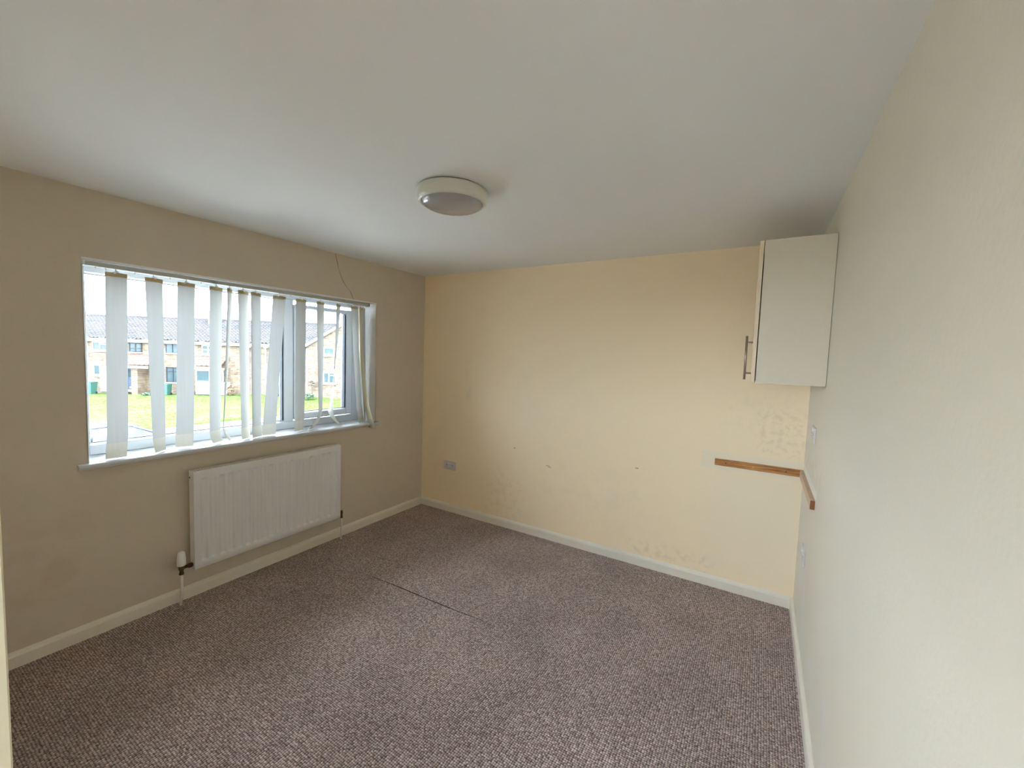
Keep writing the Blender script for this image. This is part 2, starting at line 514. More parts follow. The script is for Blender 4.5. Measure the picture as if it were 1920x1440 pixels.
# opening sash
sash = MB()
frame(sash, -1.285, -.745, 1.020, 1.945, .068, .062, .050, .028, XB + .01, XF + .016, .007)
sash = sash.build('sash', upvc, win)
mb = MB(); bead(mb, -1.218, -.806, 1.068, 1.919, XF + .016, XG + .012, .011)
mb.build('glazing_bead', upvc, sash)
mb = MB()
mb.box(XG + .010, XF + .010, -.8235, -.8095, 1.080, 1.906)
mb.box(XG + .010, XG + .016, -1.207, -.818, 1.077, 1.081)
mb.build('gasket', gasket_m, sash)
MB().box(XG - .012, XG + .011, -1.212, -.812, 1.072, 1.914).build('pane', glass_m, sash)
mb = MB()
for a in ((XF - .001, XF + .003, -.7455, -.7425, 1.018, 1.947), (XF - .001, XF + .003, -1.287, -.744, 1.0175, 1.0205),
          (XF - .001, XF + .003, -1.287, -.744, 1.9445, 1.9475)):
    mb.box(*a)
mb.build('gasket', gasket_m, win)
# unseen hall window added behind the camera to give the room fill light
fill_win = tag(empty('added_fill_window', ((HX0 + HX1) / 2, -4.45, HZ0)), 'unseen white hall window added for fill light', kind='structure')
mb = MB().box(HX0, HX0 + .06, -4.48, -4.42, HZ0, HZ1).box(HX1 - .06, HX1, -4.48, -4.42, HZ0, HZ1).box(HX0, HX1, -4.48, -4.42, HZ0, HZ0 + .06).box(HX0, HX1, -4.48, -4.42, HZ1 - .06, HZ1)
mb.build('window_frame', upvc, fill_win)
MB().box(HX0 + .05, HX1 - .05, -4.46, -4.44, HZ0 + .05, HZ1 - .05).build('pane', glass_m, fill_win)
# reveals
MB().add([(0, WY1, WZ0), (-.19, -.655, WZ0), (-.19, -.655, WZ1), (0, WY1, WZ1),
          (0, WY1 + .004, WZ0), (-.19, WY1 + .004, WZ0), (-.19, WY1 + .004, WZ1), (0, WY1 + .004, WZ1)],
         [(0, 1, 2, 3), (4, 5, 6, 7), (0, 1, 5, 4), (1, 2, 6, 5), (2, 3, 7, 6), (3, 0, 4, 7)]).build('reveal', white_p, win)
MB().box(-.19, 0, WY0 - .002, WY0 + .004, WZ0, WZ1).build('reveal', white_p, win)
MB().box(-.19, -.002, WY0, WY1, WZ1 - .004, WZ1 + .002).build('reveal', white_p, win)
MB().box(-.006, .003, WY0 - .003, WY1 + .003, WZ1 - .006, WZ1 + .003, .001).build('edge_bead', white_p, win)
# window board with bullnose
prof = [(-.20, WZ0 - .028), (.030, WZ0 - .028), (.036, WZ0 - .024), (.039, WZ0 - .014), (.036, WZ0 - .004), (.030, WZ0), (-.20, WZ0)]
MB().prism(prof, 1, -2.572, -.607).build('window_sill', sill_m, win)
# cover the ears' gap below the board (wall top is at board underside)

# ------------------------------------------------------------ vertical blind
blind = tag(empty('vertical_blind', (-.045, -1.6, 1.996)), 'cream vertical blind with uneven gappy slats in the window recess', 'blind')
RX0, RX1 = -.062, -.022
mb = MB().prism([(RX0, 1.991), (RX0 + .012, 1.991), (RX0 + .012, 1.996), (RX1 - .012, 1.996), (RX1 - .012, 1.991), (RX1, 1.991), (RX1, 2.012), (RX1 - .004, 2.015), (RX0, 2.015)], 1, -2.512, -.690)
rail = mb.build('head_rail', alu_m, blind)
MB().box(RX0 - .002, RX1 + .002, -2.519, -2.509, 1.989, 2.017, .002).build('end_cap', plast_m, rail)
MB().box(RX0 - .002, RX1 + .002, -.693, -.683, 1.989, 2.017, .002).build('end_cap', mat('grey_plastic', (0.3, 0.29, 0.27), .5), rail)
for yb in (-2.1, -1.5, -.93):
    MB().box(RX0, RX1 + .003, yb - .012, yb + .012, 2.0155, 2.022, .001).build('bracket', plast_m, rail)

XS = -.045
# (name, top (y0,y1), mid (z,y0,y1), bottom (z,y0,y1), curl x, twist sign, curl y)
SL = [
    ((-2.428, -2.336), (1.053, -2.441, -2.350), (.954, -2.457, -2.367), .030, -1, 0),
    ((-2.259, -2.176), (1.045, -2.241, -2.177), (.953, -2.236, -2.185), .020, -1, 0),
    ((-2.103, -2.012), (1.086, -2.125, -2.031), (.958, -2.133, -2.036), .004, -1, 0),
    ((-1.932, -1.858), (1.063, -1.944, -1.878), (.957, -1.948, -1.886), .006, -1, .02),
    ((-1.829, -1.800), (1.042, -1.866, -1.860), (.963, -1.850, -1.838), .012, -1, .02),
    ((-1.764, -1.698), (1.076, -1.752, -1.696), (.953, -1.750, -1.694), .004, -1, 0),
    ((-1.681, -1.614), (1.067, -1.679, -1.616), (.953, -1.680, -1.616), .006, -1, 0),
    ((-1.528, -1.434), (1.186, -1.593, -1.500), (.956, -1.613, -1.515), .002, -1, 0),
    ((-1.356, -1.273), (1.072, -1.364, -1.288), (.955, -1.369, -1.296), .002, -1, 0),
    ((-1.183, -1.118), (1.090, -1.164, -1.130), (.955, -1.205, -1.165), .010, -1, -.06),
    ((-1.005, -0.968), (1.073, -1.079, -1.031), (.957, -1.035, -0.984), .008, -1, .04),
    ((-.868, -.800), (1.107, -.800, -.745), (.955, -.775, -.715), .000, -1, 0),
    ((-.800, -.772), (1.104, -.768, -.715), (.902, -.745, -.668), .075, 1, 0),
    ((-.768, -.706), (1.107, -.712, -.686), (.960, -.700, -.688), .000, -1, 0),
]
WS = .089


def smooth(t): return t * t * (3 - 2 * t)


def lerp(a, b, t): return a + (b - a) * t


for si, (top, mid, bot, cx, tw, cy) in enumerate(SL):
    rows = []; hem = []; head = []
    ztop = 1.974
    n = 26
    for i in range(n + 1):
        t = i / n
        z = lerp(ztop, bot[0], t)
        tm = (ztop - z) / (ztop - mid[0])
        if tm <= 1:
            e = tm ** 1.3 if si in (4, 9, 10) else tm
            y0 = lerp(top[0], mid[1], e); y1 = lerp(top[1], mid[2], e)
            if si == 10:   # twists edge-on half way down, then opens the other way
                wtop = top[1] - top[0]; wm = mid[2] - mid[1]
                ww = max(.001, (wtop * (1 - e / .62) if e < .62 else wm * (e - .64) / .36))
                yc = (y0 + y1) / 2; y0, y1 = yc - ww / 2, yc + ww / 2
            x = XS
        else:
            e = min(1, (mid[0] - z) / (mid[0] - bot[0]))
            y0 = lerp(mid[1], bot[1], e) + cy * e ** 3; y1 = lerp(mid[2], bot[2], e) + cy * e ** 3
            x = XS + cx * e ** 2
        if si == 12: x = XS + cx * max(0, (1.55 - z) / .6) ** 1.3 if z < 1.55 else XS
        if si == 12: x += .018
        if si == 13: x -= .012
        if si == 11: x += .004
        yc = (y0 + y1) / 2
        slope = abs((yc - CAM.y) / (x - CAM.x))      # obliqueness of the room's main view line along the wall
        ph = math.atan(slope)
        R_ = min(.999, (y1 - y0) / WS / math.sqrt(1 + slope * slope))
        th = ph + tw * math.acos(max(-1, R_)) if not (si == 10 and tm > .6) else ph - tw * math.acos(R_)
        r = []
        for k in range(7):
            u = (k / 6 - .5)
            cvt = .0022 * (1 - 4 * u * u) * (1 if i < n - 3 else .6)
            r.append((x + WS * u * math.sin(th) + cvt * math.cos(th), yc + WS * u * math.cos(th) - cvt * math.sin(th), z))
        if z > bot[0] + .105 - (ztop - bot[0]) / n: rows.append(r)
        if z < bot[0] + .105: hem.append(r)
        if i < 2: head.append([(a + .002, b, c if i == 0 else ztop - .022) for a, b, c in r])
    s = MB().grid(rows).build('slat', slat_warm if si == 12 else slat_m, blind, fix=False)
    if si == 12: s['label'] = 'yellowed slat hanging over the sill edge'
    MB().grid(hem).build('hem_pocket', hem_m, s, fix=False)
    MB().grid(head).build('top_pocket', top_m, s, fix=False)
    yc = (top[0] + top[1]) / 2
    MB().box(XS - .003, XS + .004, yc - .012, yc + .012, 1.968, 1.979, .001).box(XS - .001, XS + .001, yc - .004, yc + .004, 1.979, 1.987).build('hanger_clip', plast_m, s)

hooks = [-2.465, -2.425, -2.384, -2.302, -2.219, -2.139, -2.058, -1.979, -1.895, -1.814, -1.732, -1.648, -1.564, -1.482, -1.401, -1.319,
         -1.237, -1.151, -1.067, -.992, -.904, -.840, -.768]
stem0 = MB().box(XS - .0022, XS + .0022, -.0018, .0018, 1.981, 2.003).box(XS - .005, XS + .005, -.004, .004, 1.996, 2.001, .001).build('carrier', alu_m, blind)
for i, y in enumerate(hooks):
    c = stem0 if i == 0 else stem0.copy()
    if i: COL.objects.link(c)
    c.location = (0, y, 0)
# beaded cord at the right end
cpts = []
for i in range(41):
    t = i / 40
    cpts.append((-.025 + .004 * math.sin(7 * t), -.690 + .035 * math.sin(4 * t * math.pi) * (t ** .8), 1.99 - .62 * math.sin(t * math.pi) ** .9 if 0 else 1.995 - .62 * t))
tag(MB().tube(cpts, .0009, 6).build('control_cord', plast_m, blind), 'thin wavy white cord')

# ------------------------------------------------------------ radiator
rad = tag(empty('radiator', (.06, -1.577, .203)), 'white fluted panel radiator on the wall under the window', 'radiator')
ry0, ry1, rz0, rz1, rxf = -2.091, -1.063, .203, .818, .100
NF = 19
pitch = (ry1 - ry0 - .05) / NF
zs = [rz0, rz0 + .004, rz0 + .040, rz0 + .044, rz0 + .047, rz0 + .051, rz0 + .055, rz0 + .058]
zs = zs + [rz0 + .15, (rz0 + rz1) / 2, rz1 - .15] + [rz0 + rz1 - z for z in reversed(zs)]


def fz(z):
    dd = min(z - (rz0 + .044), (rz1 - .044) - z)
    return 0 if dd <= 0 else (1 if dd >= .013 else smooth(dd / .013))


ys = []
for k in range(NF):
    base = ry0 + .025 + k * pitch
    for q, g in ((0, 0), (.12, 0), (.20, .35), (.28, .9), (.36, 1), (.64, 1), (.72, .9), (.80, .35), (.88, 0)):
        ys.append((base + q * pitch, g))
ys = [(ry0, 0), (ry0 + .02, 0)] + ys + [(ry1 - .02, 0), (ry1, 0)]
rows = []
for z in zs:
    edge = .006 if z in (rz0, rz1) else 0
    rows.append([(rxf - edge - .0105 * g * fz(z), y, z) for y, g in ys])
mb = MB().grid(rows)
fp = mb.build('front_panel', rad_m, rad)
mb = MB().box(rxf - .018, rxf - .013, ry0, ry1, rz0, rz1)
mb.build('panel_back', rad_m, rad)
MB().box(.036, rxf - .001, ry0 - .003, ry0 + .002, rz0 + .004, rz1 + .003, .001).build('side_cover', rad_m, rad)
MB().box(.036, rxf - .001, ry1 - .002, ry1 + .003, rz0 + .004, rz1 + .003, .001).build('side_cover', rad_m, rad)
MB().box(.038, .044, ry0 + .004, ry1 - .004, rz0, rz1 - .004).build('rear_panel', rad_m, rad)
MB().box(.046, .085, ry0 + .01, ry1 - .01, rz0 + .02, rz1 - .03).build('convector_fins', dark_m, rad)
mb = MB()
mb.box(.038, .046, ry0, ry1, rz1 - .003, rz1 + .003, .001).box(.090, .099, ry0, ry1, rz1 - .003, rz1 + .003, .001)
nb = 74
for i in range(nb):
    y = ry0 + .006 + (ry1 - ry0 - .012) * i / (nb - 1)
    mb.box(.045, .091, y - .0024, y + .0024, rz1 - .002, rz1 + .002)
mb.build('top_grille', grille_m, rad)
mb = MB().tube([(.066, ry0 - .010, rz1 - .035), (.066, ry0 + .004, rz1 - .035)], .011, 14)
bp_ = mb.build('blanking_plug', grille_m, rad)
MB().tube([(.066, ry0 - .0115, rz1 - .035), (.066, ry0 - .009, rz1 - .035)], .005, 10).build('plug_socket', dark_m, bp_)
for yb in (ry0 + .14, ry1 - .14):
    MB().box(.0, .040, yb - .02, yb + .02, rz0 + .06, rz1 - .06, .001).build('bracket', rad_m, rad)
# thermostatic valve at the left
v = tag(empty('radiator_valve', (.066, -2.152, 0)), 'thermostatic valve with white cap at the left foot of the radiator', 'valve')
MB().tube([(.066, -2.158, .0), (.066, -2.152, .10), (.066, -2.152, .205)], .0078, 12).build('pipe', pipe_m, v)
MB().tube([(.066, -2.152, .192), (.066, -2.152, .202), (.066, -2.152, .203), (.066, -2.152, .222), (.066, -2.152, .224), (.066, -2.152, .252)],
          [.013, .013, .010, .012, .016, .016], 14).tube([(.066, -2.150, .232), (.066, -2.118, .232), (.066, -2.117, .232), (.066, -2.100, .232), (.066, -2.088, .232)],
          [.009, .009, .014, .014, .009], 12).build('valve_body', brass_m, v)
MB().lathe(.066, -2.152, [(0, .250), (.0225, .250), (.0235, .256), (.0225, .29), (.019, .325), (.016, .333), (.010, .337), (0, .338)], 28).build('valve_cap', plast_m, v)
v = tag(empty('radiator_valve', (.066, -1.026, 0)), 'small brass lockshield valve at the right foot of the radiator', 'valve')
MB().tube([(.066, -1.030, .0), (.066, -1.026, .10), (.066, -1.026, .192)], .0065, 12).build('pipe', pipe_m, v)
MB().tube([(.066, -1.026, .184), (.066, -1.026, .196), (.066, -1.026, .197), (.066, -1.026, .222), (.066, -1.026, .224), (.066, -1.026, .246)],
          [.011, .011, .008, .010, .012, .009], 12).tube([(.066, -1.028, .215), (.066, -1.064, .215)], .009, 10).build('valve_body', brass_m, v)

# ------------------------------------------------------------ ceiling light
LX, LY = 1.700, -1.640
lamp = tag(empty('ceiling_light', (LX, LY, H)), 'round white bulkhead light with grey diffuser on the ceiling', 'ceiling light')
MB().lathe(LX, LY, [(0, H), (.150, H), (.150, H - .006)], 72).build('mounting_plate', dark_m, lamp)
MB().lathe(LX, LY, [(.10, H - .006), (.160, H - .006), (.166, H - .009), (.1685, H - .016), (.1685, H - .044), (.166, H - .047), (.1655, H - .052), (.163, H - .058), (.150, H - .066), (.1465, H - .066), (.143, H - .060)], 80).build('housing', lamp_body, lamp)
prof = [(.1445, H - .061)]
for i in range(0, 13):
    a = i / 12
    prof.append((.1445 * math.cos(a * math.pi / 2) ** .75 if i < 12 else 0, H - .063 - .030 * math.sin(a * math.pi / 2)))
MB().lathe(LX, LY, prof, 72).build('diffuser', lamp_dome, lamp)
MB().lathe(LX, LY, [(0, H - .094), (.004, H - .0935), (.004, H - .092)], 14).build('centre_pip', mat('grey_pip', (0.25, 0.25, 0.25), .4), lamp)

# ------------------------------------------------------------ wall cupboard
cx0, cx1, cy0_, cy1_, cz0, cz1 = 2.9957, W - .002, -.758, -.158, 1.497, 2.217
cab = tag(empty('wall_cupboard', ((cx0 + cx1) / 2, (cy0_ + cy1_) / 2, cz0)), 'white wall cupboard high in the far right corner', 'cupboard')
mb = MB()
MB().box(cx0, cx1, cy0_, cy0_ + .018, cz0, cz1, .0008).build('side_panel', cab_m, cab)
MB().box(cx0, cx1, cy1_ - .018, cy1_, cz0, cz1, .0008).build('side_panel', cab_m, cab)
MB().box(cx0, cx1, cy0_ + .018, cy1_ - .018, cz1 - .018, cz1).build('top_panel', cab_m, cab)
MB().box(cx0, cx1, cy0_ + .018, cy1_ - .018, cz0, cz0 + .018).build('bottom_panel', cab_m, cab)
MB().box(cx1 - .02, cx1 - .012, cy0_ + .018, cy1_ - .018, cz0 + .018, cz1 - .018).build('back_panel', cab_m, cab)
MB().box(cx0 + .01, cx1 - .02, cy0_ + .018, cy1_ - .018, 1.85, 1.868).build('shelf', cab_m, cab)
door = MB().box(cx0 - .0225, cx0 - .0045, cy0_ - .001, cy1_ + .001, cz0 + .002, cz1 - .002, .001).build('door', cab_edge, cab)
for zz in (cz0 + .1, cz1 - .1):
    MB().box(cx0 - .006, cx0 + .05, cy1_ - .045, cy1_ - .019, zz - .02, zz + .02, .002).build('hinge', steel_m, cab)
hx, hy = cx0 - .0225 - .030, -.715
h = MB().tube([(hx, hy, 1.512), (hx, hy, 1.740)], .0058, 14)
h.tube([(hx, hy, 1.546), (cx0 - .0225, hy, 1.546)], .0045, 10).tube([(hx, hy, 1.707), (cx0 - .0225, hy, 1.707)], .0045, 10)
tag(h.build('handle', steel_m, door), 'brushed metal bar handle')

# ------------------------------------------------------------ battens
bt = tag(empty('wooden_batten', (3.03, -.01, .88)), 'long varnished pine batten screwed to the far wall', 'batten')
MB().box(2.776, W - .001, -.020, -.0005, .880, .925, .001).build('batten_board', pine_m, bt)
for sx_ in (2.845, 3.01, 3.195):
    o = MB().tube([(sx_, -.0208, .902), (sx_, -.0195, .902)], .0042, 10)
    o.build('screw', mat('dark_screw', (0.05, 0.03, 0.02), .4, .6) if sx_ != 3.01 else pine_pale, bt)
bt = tag(empty('wooden_batten', (W - .01, -.37, .88)), 'short pine batten with sawn end on the right wall', 'batten')
MB().box(W - .020, W - .0005, -.709, -.0215, .880, .925, .001).build('batten_board', pine_pale, bt)
MB().box(W - .0198, W - .0007, -.711, -.709, .8805, .9245).build('sawn_end', pine_end, bt)
for sy_ in (-.62, -.2):
    MB().tube([(W - .0208, sy_, .902), (W - .0195, sy_, .902)], .004, 10).build('screw', steel_m, bt)


# ------------------------------------------------------------ sockets (double, 146 x 86)
def socket(origin, u, n, lab, mt=sock_m):
    """u = direction along the wall, n = out of the wall"""
    u = Vector(u); n = Vector(n); z = Vector((0, 0, 1)); o = Vector(origin)
    e = tag(empty('wall_socket', o), lab, 'socket', 'white double wall sockets')

    def bx(a0, a1, z0, z1, d0, d1, c=0.0):
        m_ = MB().box(a0, a1, d0, d1, z0, z1, c)
        m_.v = [tuple(o + u * p[0] + n * p[1] + z * p[2]) for p in m_.v]
        return m_
    bx(-.073, .073, -.043, .043, 0, .009, .002).build('faceplate', mt, e)
    for s in (-1, 1):
        m_ = bx(s * .036 - .0035, s * .036 + .0035, -.004, .010, .0088, .0094)
        for q in (-1, 1):
            t_ = bx(s * .036 + q * .011 - .003, s * .036 + q * .011 + .003, -.017, -.013, .0088, .0094)
            m_.add(t_.v, t_.f)
        m_.build('pin_slots', dark_m, e)
        bx(s * .012 - .006, s * .012 + .006, .016, .034, .0085, .0125, .001).build('rocker', plast_m, e)
    for s in (-1, 1):
        bx(s * .030 - .002, s * .030 + .002, -.034, -.030, .0088, .0094).build('screw', steel_m, e)
    return e


socket((.383, 0, .471), (1, 0, 0), (0, -1, 0), 'white double socket low on the far wall near the window corner')
socket((W, -.440, 1.221), (0, -1, 0), (-1, 0, 0), 'upper of two double sockets on the right wall, above the short batten')
socket((W, -.415, .530), (0, -1, 0), (-1, 0, 0), 'lower of two double sockets on the right wall, near the skirting corner')

# ============================================================ OUTSIDE
E_ = Vector((.817, .577, 0)).normalized()
NN = Vector((.577, -.817, 0)).normalized()
A_ = Vector((-49.4, 9.2, 0))


def P(s, z, off=0.0):
    q = A_ + E_ * s + NN * off
    return (q.x, q.y, z)


class FB(MB):
    """boxes in facade coordinates: s along, off out of the wall, z"""
    def fbox(self, s0, s1, z0, z1, o0, o1):
        vs = [P(s, z, o) for s in (s0, s1) for o in (o0, o1) for z in (z0, z1)]
        return self.add(vs, [(0, 1, 3, 2), (4, 6, 7, 5), (0, 4, 5, 1), (2, 3, 7, 6), (0, 2, 6, 4), (1, 5, 7, 3)])


def brick_mat(name, c1, c2, mortar):
    m = bpy.data.materials.new(name); m.use_nodes = True
    nt = m.node_tree; L = nt.links; N = nt.nodes.new; b = nt.nodes['Principled BSDF']
    b.inputs['Roughness'].default_value = .9; b.inputs['Specular IOR Level'].default_value = .1
    tc = N('ShaderNodeTexCoord')
    sx = N('ShaderNodeSeparateXYZ'); L.new(tc.outputs['Object'], sx.inputs[0])
    dx = N('ShaderNodeMath'); dx.operation = 'MULTIPLY'; dx.inputs[1].default_value = .817; L.new(sx.outputs[0], dx.inputs[0])
    dy = N('ShaderNodeMath'); dy.operation = 'MULTIPLY_ADD'; dy.inputs[1].default_value = .577; L.new(sx.outputs[1], dy.inputs[0]); L.new(dx.outputs[0], dy.inputs[2])
    cb = N('ShaderNodeCombineXYZ'); L.new(dy.outputs[0], cb.inputs[0]); L.new(sx.outputs[2], cb.inputs[1])
    br = N('ShaderNodeTexBrick'); br.inputs['Scale'].default_value = 1
    br.inputs['Brick Width'].default_value = .45; br.inputs['Row Height'].default_value = .15
    br.inputs['Mortar Size'].default_value = .012
    br.inputs['Color1'].default_value = (*c1, 1); br.inputs['Color2'].default_value = (*c2, 1); br.inputs['Mortar'].default_value = (*mortar, 1)
    L.new(cb.outputs[0], br.inputs['Vector'])
    nz = N('ShaderNodeTexNoise'); nz.inputs['Scale'].default_value = 2.4; nz.inputs['Detail'].default_value = 4; L.new(tc.outputs['Object'], nz.inputs['Vector'])
    mr = N('ShaderNodeMapRange'); L.new(nz.outputs['Fac'], mr.inputs[0]); mr.inputs[1].default_value = .35; mr.inputs[2].default_value = .65; mr.inputs[3].default_value = .75; mr.inputs[4].default_value = 1.15
    vm = N('ShaderNodeVectorMath'); vm.operation = 'SCALE'; L.new(br.outputs[0], vm.inputs[0]); L.new(mr.outputs[0], vm.inputs['Scale'])
    L.new(vm.outputs[0], b.inputs['Base Color'])
    return m


OB = .62   # outside hues, darkened to suit the room's exposure: buff brick, grey tile, young grass
brick_m = brick_mat('buff_brick', (0.165, 0.120, 0.080), (0.105, 0.070, 0.047), (0.195, 0.172, 0.14))
brick_r = brick_mat('red_blend_brick', (0.16, 0.08, 0.05), (0.20, 0.12, 0.075), (0.18, 0.155, 0.13))
tile_m = mat('grey_brown_roof_tiles', (0.064, 0.057, 0.056), .85, spec=.05, var=[(.8, .7, (0.036, 0.038, 0.043)), (5, .5, (0.082, 0.075, 0.072))])
red_tile = mat('red_brown_porch_tiles', (0.15, 0.075, 0.062), .85, spec=.1, var=(3, .5, (0.12, 0.07, 0.06)))
o_white = mat('outdoor_white_upvc', (0.30, 0.31, 0.32), .4)
o_dark = mat('outdoor_dark_frame', (0.02, 0.023, 0.03), .4, spec=.2)
o_glass = mat('far_window_glass', (0.03, 0.05, 0.056), .15, spec=.2, var=(3, .5, (0.055, 0.07, 0.075)))
o_blue = mat('blue_door_paint', (0.03, 0.042, 0.085), .4, var=(5, .4, (0.06, 0.08, 0.13)))
o_grn = mat('green_bin_plastic', (0.02, 0.08, 0.06), .5)
o_gry = mat('blue_grey_bin_plastic', (0.09, 0.12, 0.14), .5)
o_conc = mat('pale_paving', (0.16, 0.148, 0.13), .9, var=(2, .4, (0.13, 0.122, 0.11)))
o_road = mat('asphalt', (0.12, 0.12, 0.12), .9, var=(4, .4, (0.10, 0.10, 0.10)))
grass_m = mat('lawn_grass', (0.041, 0.074, 0.013), .95, spec=.02, bump=(6, .5, .1),
              var=[(.35, .45, (0.115, 0.12, 0.05)), (1.6, .9, (0.036, 0.068, 0.011)), (5, .6, (0.125, 0.135, 0.06))])
leaf_m = mat('dark_leaves', (0.05, 0.085, 0.05), .7, var=(8, .5, (0.09, 0.12, 0.08)))
leaf_r = mat('reddish_leaves', (0.16, 0.10, 0.06), .7, var=(8, .5, (0.10, 0.12, 0.06)))
bark_m = mat('bark', (0.10, 0.08, 0.06), .9)


def lz(x, y):
    t = min(1, max(0, (y - 9) / 12)) * min(1, max(0, (-26 - x) / 8))
    return -3.06 + .30 * t


# ground
ground = tag(MB().add([(-90, -90, -3.30), (60, -90, -3.30), (60, 90, -3.30), (-90, 90, -3.30)], [(0, 1, 2, 3)]).build('ground', o_road),
             'grey ground around the houses', kind='structure')
tag(MB().box(-16.5, -.32, -40, 70, -3.29, -3.2).build('drive', mat('pale_bounce_concrete', (0.42, 0.40, 0.37), .9, var=(1, .4, (0.36, 0.345, 0.32)))), 'concrete forecourt below the window, made pale to bounce light inside', kind='structure')  # paleness chosen to bounce daylight up onto the room's ceiling
tag(MB().box(-25.7, -24.2, -40, 70, -3.29, -3.14).build('path', o_conc), 'pale pavement along the edge of the green', kind='structure')
tag(MB().box(-24.2, -24.05, -40, 70, -3.29, -3.16).build('kerb', o_conc), 'pale kerb by the road', kind='structure')
rows = []
for i in range(31):
    x = -25.7 - i * 1.35
    if i == 0: rows.append([(x + .01, -30 + j * 2.0, -3.25) for j in range(46)])
    rows.append([(x, -30 + j * 2.0, lz(x, -30 + j * 2.0) + (.05 * math.sin(i * 1.7 + j * 2.3))) for j in range(46)])
tag(MB().grid(rows).build('lawn', grass_m), 'bright green patchy lawn in front of the houses', kind='structure')

# --- terrace
ter = tag(empty('terraced_house', P(8, -3)), 'buff brick terraced houses with tiled roofs and a gable end across the green', 'house')
S0, S1, EZ, RZ, DP = -7.5, 24.5, 1.90, 4.18, 4.0


def wall_with_front(name, s0, s1, z0, z1, o0, m_, par):
    return FB().fbox(s0, s1, z0, z1, o0 - 8.0, o0).build(name, m_, par)


wall_with_front('brick_wall', S0, 19.3, -3.2, EZ - .02, 0, brick_m, ter)


def roof_slope(name, s0, s1, z0, z1, o0, o1, courses, m_, par, ds=.11):
    """interlocking tiles: stepped courses with a rolled profile"""
    rows = []
    ns = int((s1 - s0) / ds)
    for c in range(courses):
        for q in (0, 1):
            t = (c + q) / courses
            o = lerp(o0, o1, t); z = lerp(z0, z1, t) + (.085 if q == 0 else .0)
            rows.append([P(s0 + (s1 - s0) * k / ns, z + (.055 if (k % 3) == 0 else 0.0), o) for k in range(ns + 1)])
    return MB().grid(rows, False).build(name, m_, par)


roof_slope('roof', S0, S1, EZ, RZ, .35, -DP, 15, tile_m, ter)
roof_slope('roof', S0, S1, EZ, RZ, -8.35, -DP, 15, tile_m, ter, .5)
FB().fbox(S0, S1, RZ - .02, RZ + .12, -DP - .14, -DP + .14).build('ridge_tiles', tile_m, ter)
FB().fbox(S0, 19.3, EZ - .24, EZ - .02, .28, .36).build('fascia', o_white, ter)
FB().fbox(S0, 19.3, EZ - .10, EZ + .02, .36, .47).build('gutter', o_white, ter)
FB().fbox(S0, 19.3, EZ - .26, EZ - .23, 0, .34).build('soffit', o_white, ter)
ch = FB().fbox(8.55, 9.35, 3.2, 4.95, -3.7, -2.9).fbox(8.48, 9.42, 4.86, 5.02, -3.77, -2.83).build('chimney', brick_r, ter)
mb = MB().lathe(P(8.95, 0, -3.3)[0], P(8.95, 0, -3.3)[1], [(.13, 5.0), (.11, 5.3), (.08, 5.3)], 12)
mb.build('chimney_pot', red_tile, ch)


def f_window(par, s0, s1, z0, z1, off, fm, lights, sill=True, ft=.07):
    """lights = panes as fractions (a0,a1,b0,b1); frame bars fill the rest"""
    w_ = FB().fbox(s0, s1, z0, z0 + ft, off, off + .06).fbox(s0, s1, z1 - ft, z1, off, off + .06)
    w_.fbox(s0, s0 + ft, z0, z1, off, off + .06).fbox(s1 - ft, s1, z0, z1, off, off + .06)
    cuts = sorted({round(l[1], 3) for l in lights if l[1] < .99})
    for c in cuts:
        s = lerp(s0, s1, c); w_.fbox(s - ft * .45, s + ft * .45, z0, z1, off, off + .06)
    for l in lights:
        if l[2] > .01:
            z = lerp(z0, z1, l[2]); w_.fbox(lerp(s0, s1, l[0]), lerp(s0, s1, l[1]), z - ft * .4, z + ft * .4, off, off + .06)
    w_ = w_.build('window', fm, par)
    for l in lights:
        FB().fbox(lerp(s0, s1, l[0]) + .03, lerp(s0, s1, l[1]) - .03, lerp(z0, z1, l[2]) + .03, lerp(z0, z1, l[3]) - .03, off - .0, off + .02).build('pane', o_glass, w_)
    if sill: FB().fbox(s0 - .06, s1 + .06, z0 - .10, z0, off, off + .14).build('sill', o_white, w_)
    return w_


f_window(ter, .35, 1.95, .80, 1.64, .01, o_white, [(0, .42, 0, 1), (.42, 1, 0, .72), (.42, 1, .72, 1)], ft=.12)
f_window(ter, 3.49, 4.60, .77, 1.64, .01, o_dark, [(0, .5, .38, 1), (.5, 1, .38, 1), (0, .5, 0, .38), (.5, 1, 0, .38)], ft=.10)
f_window(ter, 6.66, 7.85, .80, 1.64, .01, o_dark, [(0, .5, 0, 1), (.5, 1, 0, 1)], ft=.05)
f_window(ter, 9.80, 10.95, .75, 1.64, .01, o_white, [(0, .5, 0, .5), (.5, 1, 0, .5), (0, .5, .5, 1), (.5, 1, .5, 1)], ft=.11)
f_window(ter, -3.0, -1.4, .80, 1.64, .01, o_white, [(0, .42, 0, 1), (.42, 1, 0, 1)], ft=.12)
f_window(ter, .36, 1.06, -1.46, -.42, .01, o_white, [(0, 1, 0, 1)], ft=.13)
f_window(ter, 6.66, 7.85, -1.90, -.50, .01, o_dark, [(0, .5, .0, .72), (0, .5, .72, 1), (.5, 1, 0, .72), (.5, 1, .72, 1)], ft=.10)
# left lean-to door and fence panel
FB().fbox(1.10, 1.6, -2.9, -.55, .01, .06).fbox(.98, 1.10, -2.9, -.42, .01, .09).build('side_door', o_white, ter)


def porch(par, s0, s1, z0, z1, depth, courses):
    r = roof_slope('porch_roof', s0, s1, z0, z1, depth, 0.02, courses, red_tile, par, .13)
    FB().fbox(s0, s1, z0 - .22, z0 - .0, depth - .10, depth - .02).build('fascia', o_white, r)
    return r


